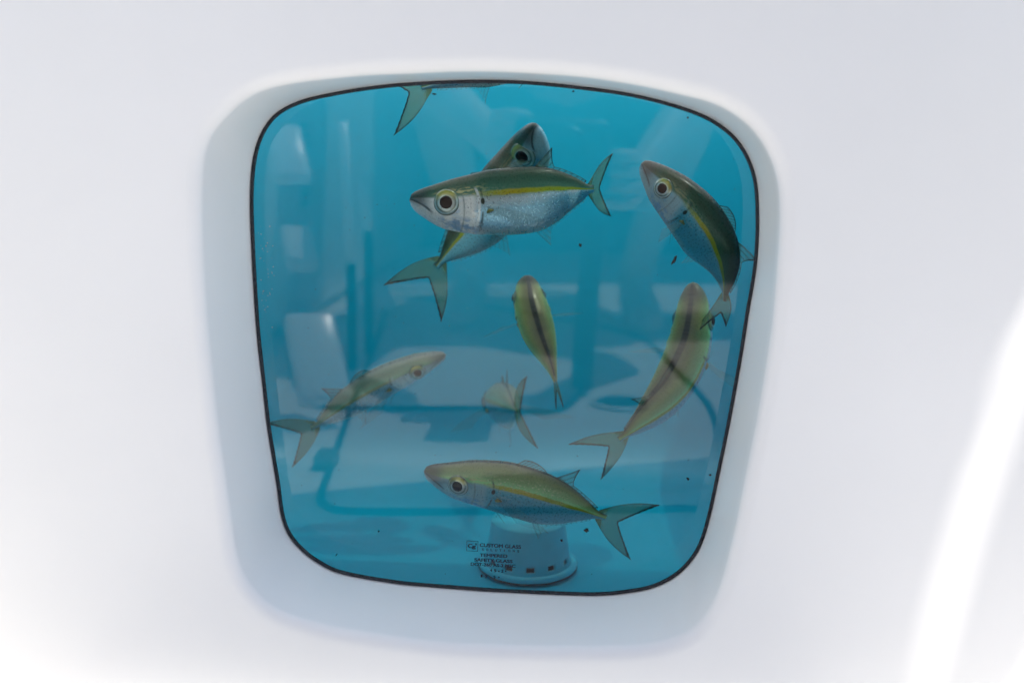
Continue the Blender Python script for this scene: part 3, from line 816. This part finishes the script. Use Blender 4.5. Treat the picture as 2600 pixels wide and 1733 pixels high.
def speckle():
    rnd = random.Random(3); vs, fs = [], []
    for i in range(230):
        u, v = (rnd.uniform(650, 1700), rnd.uniform(230, 1330)) if i % 2 else (rnd.uniform(650, 1150), rnd.uniform(300, 1150))
        c = G(u, v, -.0003); r_ = rnd.choice([.00018, .00022, .0003, .00045])
        k = len(vs); nn = 7
        vs.extend([c + Vector((math.cos(a)*r_*rnd.uniform(.7, 1.2), 0, math.sin(a)*r_*rnd.uniform(.7, 1.2))) for a in [2*math.pi*j/nn for j in range(nn)]])
        vs.append(c + Vector((0, -.00012, 0)))
        fs += [(k+(j+1) % nn, k+j, k+nn) for j in range(nn)]
    m = bpy.data.materials.new("water_spots"); m.use_nodes = True; t = m.node_tree; p = t.nodes["Principled BSDF"]
    p.inputs["Base Color"].default_value = (.02, .20, .28, 1); p.inputs["Roughness"].default_value = .6; p.inputs["Alpha"].default_value = .45
    tag(from_py("water_spots", vs, fs, m), "fine dried water spots scattered over the glass", "water spots", kind="stuff")
speckle()
def bubbles():
    rnd = random.Random(11); vs, fs = [], []
    for i in range(42):
        v_ = rnd.uniform(520, 760); u_ = lerp(590, 603, (v_-520)/240) + rnd.uniform(2, 34)
        c = G(u_, v_, .0105); r_ = rnd.choice([.00022, .0003, .00042])
        bm = bmesh.new(); bmesh.ops.create_icosphere(bm, subdivisions=1, radius=r_)
        k = len(vs); vs.extend([x.co + c for x in bm.verts]); bm.verts.index_update(); fs.extend([tuple(k+x.index for x in f.verts) for f in bm.faces]); bm.free()
    m = simple("air_bubble", (.75, .85, .86), .1, coat=1.0)
    tag(from_py("air_bubbles", vs, fs, m), "fine air bubbles clinging inside the left edge of the glass", "bubbles", kind="stuff")
bubbles()
# ------------------------------------------------------------------ the cockpit in front of the window (seen in the glass)
bm = bmesh.new(); box_bm(bm, (0, -1.85, -.03), (2.6, 3.62, .06))
tag(bm_obj("deck", bm, DECK, None, False), kind="structure")
def groove(px, r, m, name, label, cat, closed=False, k=8):
    pts = [deck_at(u, v) + Vector((0, 0, .002)) for u, v in px]
    pts = catmull(pts, k, closed)
    v, f = tube(pts, r, 8, closed)
    o = from_py(name, v, f, m); return tag(o, label, cat)
def hatch(px, name, label, w=.0048):
    return groove(px, w, SEAM, name, label, "hatch seal", True)
hatch([(672,800),(676,870),(700,915),(745,938),(900,942),(1100,942),(1250,950),(1310,930),(1340,880),(1352,800),(1358,740),(1340,690),(1240,672),(1000,668),(800,672),(700,690),(678,740)], "deck_hatch_seal", "dark rounded seal of the deck hatch ahead of the window")
hatch([(905,690),(860,800),(810,930),(765,1060),(737,1140),(748,1165),(800,1178),(1000,1180),(1300,1176),(1560,1172),(1640,1150),(1640,960),(1560,860),(1450,770),(1200,720),(1000,690)], "deck_hatch_seal", "dark seal of the wide deck hatch nearest the window", .0042)
c = deck_at(1425, 930)
root = empty("deck_drain", (c.x, c.y, 0), "dark round cup set in the white deck", "deck drain")
vs = [c + Vector((.038*math.cos(a), .038*math.sin(a), .003)) for a in [2*math.pi*i/40 for i in range(40)]]
from_py("cup", vs, [tuple(range(40))], BLACKP, root)
v, f = tube([x + Vector((0, 0, .001)) for x in vs], .003, 8, True); from_py("rim", v, f, DECK, root)
c = deck_at(750, 1070); bm = bmesh.new(); box_bm(bm, (c.x, c.y, .008), (.022, .035, .016), .003)
tag(bm_obj("hatch_latch", bm, BLACKP), "black latch at the hatch edge", "latch")
# bent dark pipe added to reflect as the dark gap between bright patches
b0 = deck_at(1335, 905)
pts = catmull([b0 + V3((0, 0, .01)), b0 + V3((.003, -.01, .10)), b0 + V3((.008, -.02, .18)), b0 + V3((.012, -.03, .245))], 8)
v, f = tube(pts, .016, 12)
tag(from_py("gap_post", v, f, BLACKP), "dark bent post added for a dark gap in the reflection", "post")
# side walls, cabin front, poles
for x, hh, nm, lab in ((-.545, .78, "gunwale", "white side wall of the cockpit on the left"), (1.29, .30, "gunwale", "low white side wall of the cockpit on the right")):
    bm = bmesh.new(); box_bm(bm, (x, -1.87, .01+hh/2), (.10, 3.58, hh), .03)
    o_ = tag(bm_obj(nm, bm, GEL), lab, "gunwale")
    if x < 0:
        for i in range(9):
            bm = bmesh.new(); box_bm(bm, (-.495, -1.29, .235+.018*i), (.012, .05, .007), .002); bm_obj("vent_slat", bm, SEAM, o_)
root = empty("cabin_front", (.2, -2.9, 0), "grey cabin front ahead of the cockpit", "cabin")
bm = bmesh.new(); box_bm(bm, (.3, -3.1, .9), (1.9, .4, 1.8), .05); bm_obj("bulkhead", bm, GREYC, root)
bm = bmesh.new(); box_bm(bm, (.1, -2.89, .62), (.6, .03, 1.0), .01); bm_obj("door", bm, NAVY, root)
for i, (u, v0, v1, d) in enumerate(((807, 290, 610, 1.50), (848, 415, 535, 1.62))):
    x = (u-1300)/F_PX*d; y = CAM_D - d; za = CAM_H - (v1-360)/F_PX*d; zb = CAM_H - (v0-360)/F_PX*d
    root = empty("gaff_pole", (x, y, 0), ("white pole with a dark foot standing on the deck", "shorter white pole beside the other")[i], "pole")
    v, f = tube([V3((x, y, 0)), V3((x, y, za))], .008, 10); from_py("foot", v, f, BLACKP, root)
    v, f = tube([V3((x, y, za)), V3((x-.004, y, (za+zb)/2)), V3((x-.012, y-.01, zb))], .009, 10); from_py("shaft", v, f, GEL, root)
for i, (u, v, w_, h_, d) in enumerate(((664, 365, .055, .105, 1.45), (686, 580, .05, .08, 1.5), (722, 840, .065, .130, 1.2), (850, 692, .085, .06, 1.9))):
    c = Vector(((u-1300)/F_PX*d, CAM_D - d, CAM_H - (v-360)/F_PX*d))
    face = (-SUN + Vector((0.1, 1.1, 0))).normalized()  # pads added and turned to the sun to reflect as bright patches
    rot = face.to_track_quat('Z', 'Y').to_matrix()
    bm = bmesh.new(); box_bm(bm, c, (w_, h_, .022), .008, 3, rot)
    tag(bm_obj("glare_pad", bm, GEL), ("upper white pad added as a bright reflected patch", "lower white pad added as a bright reflected patch", "large white pad added as a bright reflected patch", "small white pad added as a bright reflected patch")[i], "pad")
# hardtop slabs added overhead, outlined so their shadows fall on stern and deck
def slab(poly, z, th, name, label, cat, m):
    k = len(poly); vs = [(x, y, z) for x, y in poly] + [(x, y, z+th) for x, y in poly]
    fs = [tuple(range(k))[::-1], tuple(range(k, 2*k))] + [(i, (i+1) % k, k+(i+1) % k, k+i) for i in range(k)]
    return tag(from_py(name, vs, fs, m, None, False), label, cat)
def sunward(p, z=1.5):
    return p - SUN*((z - p.z)/(-SUN.z))
edge = [sunward(G(u, v, -DREC)) for u, v in ((2580,150),(2460,430),(2380,640),(2322,760),(2262,855),(2250,890),(2274,930),(2212,1080),(2140,1340),(2100,1490),(2105,1580))]
line = [sunward(deck_at(u, v)) for u, v in ((1640,1050),(1560,1057),(1200,1086),(890,1112),(640,1136))]
poly = [(p.x, p.y) for p in edge] + [(edge[-1].x, edge[-1].y-.012), (-.16, edge[-1].y-.012), (-.16, edge[0].y+.05)]
slab(poly, 1.5, .05, "occluder", "white hardtop added out of view to shade the stern", "occluder", GEL)
poly = [(p.x, p.y) for p in line] + [(line[-1].x-.02, -.482), (line[0].x, -.482)]  # gap left behind this added bar so lit deck bounces light up
slab(poly, 1.5, .05, "occluder_bar", "white bar added out of view to shade the near deck", "occluder", GEL)
def tslab(px_, name, lab, z=1.95):
    q = [sunward(deck_at(u, v), z) for u, v in px_]  # outline traced back along the sun from the wanted deck shade
    slab([(p.x, p.y) for p in q], z, .05, name, lab, "occluder", GEL)
tslab(((300,800),(760,792),(860,800),(1000,794),(1080,795),(1250,785),(1400,785),(1700,780),(2300,780),(2300,722),(1700,718),(1380,716),(1000,724),(300,724)), "occluder", "added bar shading the deck behind the forward hardtop")
tslab(((300,650),(900,652),(1380,652),(2300,655),(1900,520),(800,520)), "occluder", "forward hardtop added to shade the deck ahead")
pts = [sunward(G(u, v, -DREC)) for u, v in ((2510,760),(2400,1090),(2340,1290),(2274,1500),(2228,1640))]
v, f = tube(catmull(pts, 4), .018, 10)  # pipe added to cast the dark gap in the sun stripe
tag(from_py("occluder_pipe", v, f, STEEL), "steel pipe added to split the sun stripe at the hardtop edge", "pipe")
# sea out to the horizon
vs = [(-2000, -2000, -.6), (2000, -2000, -.6), (2000, 2000, -.6), (-2000, 2000, -.6)]
SEA = simple("sea_water", (.01, .05, .07), .12, bump=.6, bscale=1.5)
tag(from_py("water", vs, [(0, 1, 2, 3)], SEA), kind="structure")
# outer skin of the stern, so the tank is closed to the outside
bm = bmesh.new(); box_bm(bm, (0, .46, -.02), (2.66, .12, .82), .04); bm_obj("stern_skin", bm, GEL, boat)
bm = bmesh.new(); box_bm(bm, (-.80, .17, TOPZ+.014), (.96, .46, .03), .004); bm_obj("stern_cap", bm, GEL, boat)
bm = bmesh.new(); box_bm(bm, (.775, .17, TOPZ+.014), (1.02, .46, .03), .004); bm_obj("stern_cap", bm, GEL, boat)
# ------------------------------------------------------------------ the photographer
def skin_obj(name, verts, edges, radii, m, parent, sub=2):
    me = bpy.data.meshes.new(name); me.from_pydata([tuple(v) for v in verts], edges, [])
    o = link(name, me, m, parent, False)
    md = o.modifiers.new("skin", 'SKIN'); md.use_smooth_shade = True
    for i, r_ in enumerate(radii): me.skin_vertices[0].data[i].radius = (r_, r_) if not isinstance(r_, tuple) else r_
    me.skin_vertices[0].data[0].use_root = True
    s = o.modifiers.new("sub", 'SUBSURF'); s.levels = sub; s.render_levels = sub
    return o
def chain(vs, es, rs, pts, rad, start=None):
    prev = start
    for p_, r_ in zip(pts, rad):
        vs.append(p_); rs.append(r_); i = len(vs)-1
        if prev is not None: es.append((prev, i))
        prev = i
    return prev
person = empty("person", (0, -1.35, 0), "barefoot crouching photographer in grey shirt and navy shorts", "person")
vs, es, rs = [], [], []
pel = chain(vs, es, rs, [V3((0, -1.62, .36))], [.13])
ch = chain(vs, es, rs, [V3((0, -1.60, .52)), V3((0, -1.48, .70)), V3((0, -1.32, .84))], [.13, .14, .13], pel)
nk = chain(vs, es, rs, [V3((0, -1.22, .93)), V3((0, -1.14, .99)), V3((0, -1.07, 1.03)), V3((0, -1.03, 1.12))], [.055, .075, .09, .07], ch)
for sg in (1, -1):
    fx = .15 if sg > 0 else -.19
    k = chain(vs, es, rs, [V3((sg*.10, -1.60, .34)), V3((sg*.22, -1.38, .47)), V3((sg*.27, -1.16, .54))], [.095, .085, .062], pel)
    k = chain(vs, es, rs, [V3((lerp(sg*.27, fx, .45), -1.24, .36)), V3((fx, -1.33, .11)), V3((fx, -1.29, .045)), V3((fx+sg*.01, -1.19, .028)), V3((fx+sg*.015, -1.12, .018))], [.056, .036, .04, .040, .022], k)
    k = chain(vs, es, rs, [V3((sg*.19, -1.28, .83)), V3((sg*.29, -1.10, .66)), V3((sg*.26, -.93, .47)), V3((sg*.16, -.80, .38 if sg > 0 else .40)), V3((sg*.095, -.70, .295 if sg > 0 else .345))], [.07, .05, .042, .034, .026], ch)
    wr = vs[-1]
    # palm and fingers round the camera
    k = chain(vs, es, rs, [wr + V3((-sg*.005, .035, .002))], [.026], k)
    base = vs[-1]
    for q in range(4):
        z = .034 - .020*q
        chain(vs, es, rs, [base + V3((sg*.004, .022, z)), base + V3((-sg*.006, .042, z*1.05)), base + V3((-sg*.026, .048, z*1.05)), base + V3((-sg*.042, .040, z))], [.0098, .0095, .009, .0075], k)
    chain(vs, es, rs, [base + V3((-sg*.02, -.005, .03)), base + V3((-sg*.045, .0, .036))], [.010, .008], k)
skin_obj("body", vs, es, rs, SKIN, person)
vs, es, rs = [], [], []
pel = chain(vs, es, rs, [V3((0, -1.63, .37))], [.145])
for sg in (1, -1): chain(vs, es, rs, [V3((sg*.105, -1.60, .345)), V3((sg*.215, -1.40, .465)), V3((sg*.25, -1.26, .52))], [.108, .10, .09], pel)
skin_obj("shorts", vs, es, rs, NAVY, person)
vs, es, rs = [], [], []
ch = chain(vs, es, rs, [V3((0, -1.62, .46)), V3((0, -1.58, .56)), V3((0, -1.48, .70)), V3((0, -1.33, .83)), V3((0, -1.28, .87))], [.145, .15, .16, .145, .10])
for sg in (1, -1): chain(vs, es, rs, [V3((sg*.17, -1.30, .83)), V3((sg*.24, -1.19, .75)), V3((sg*.27, -1.13, .69))], [.09, .075, .07], ch-1)
skin_obj("shirt", vs, es, rs, GREYC, person)
hairv = []
bm = bmesh.new(); bmesh.ops.create_uvsphere(bm, u_segments=24, v_segments=14, radius=.098)
for v_ in bm.verts: v_.co = Vector((v_.co.x*.9, v_.co.y*.95, v_.co.z)) + Vector((0, -1.065, 1.09))
bm_obj("hair", bm, BLACKP, person)
camera_body = empty("hand_camera", (0, -.70, .27), "black camera held in both hands", "camera")
bm = bmesh.new(); box_bm(bm, (-.005, -.71, .30), (.125, .045, .095), .012); bm_obj("camera_body", bm, BLACKP, camera_body)
ring = []
for rr, y in ((.020, -.70), (.036, -.70), (.036, -.608), (.030, -.604), (.024, -.612), (.020, -.64)):
    ring.append([V3((rr*math.cos(a), y, .30+rr*math.sin(a))) for a in [2*math.pi*i/40 for i in range(40)]])
vs = [q for r_ in ring for q in r_]; fs = [(a*40+i, a*40+(i+1) % 40, (a+1)*40+(i+1) % 40, (a+1)*40+i) for a in range(5) for i in range(40)]
fs.append(tuple(5*40+i for i in range(40)))
from_py("lens", vs, fs, BLACKP, camera_body)

for o_ in (person,): o_.location.y -= .12
for o_ in (camera_body, person): o_.location.z += CAM_H - .30 if o_ is camera_body else 0.0
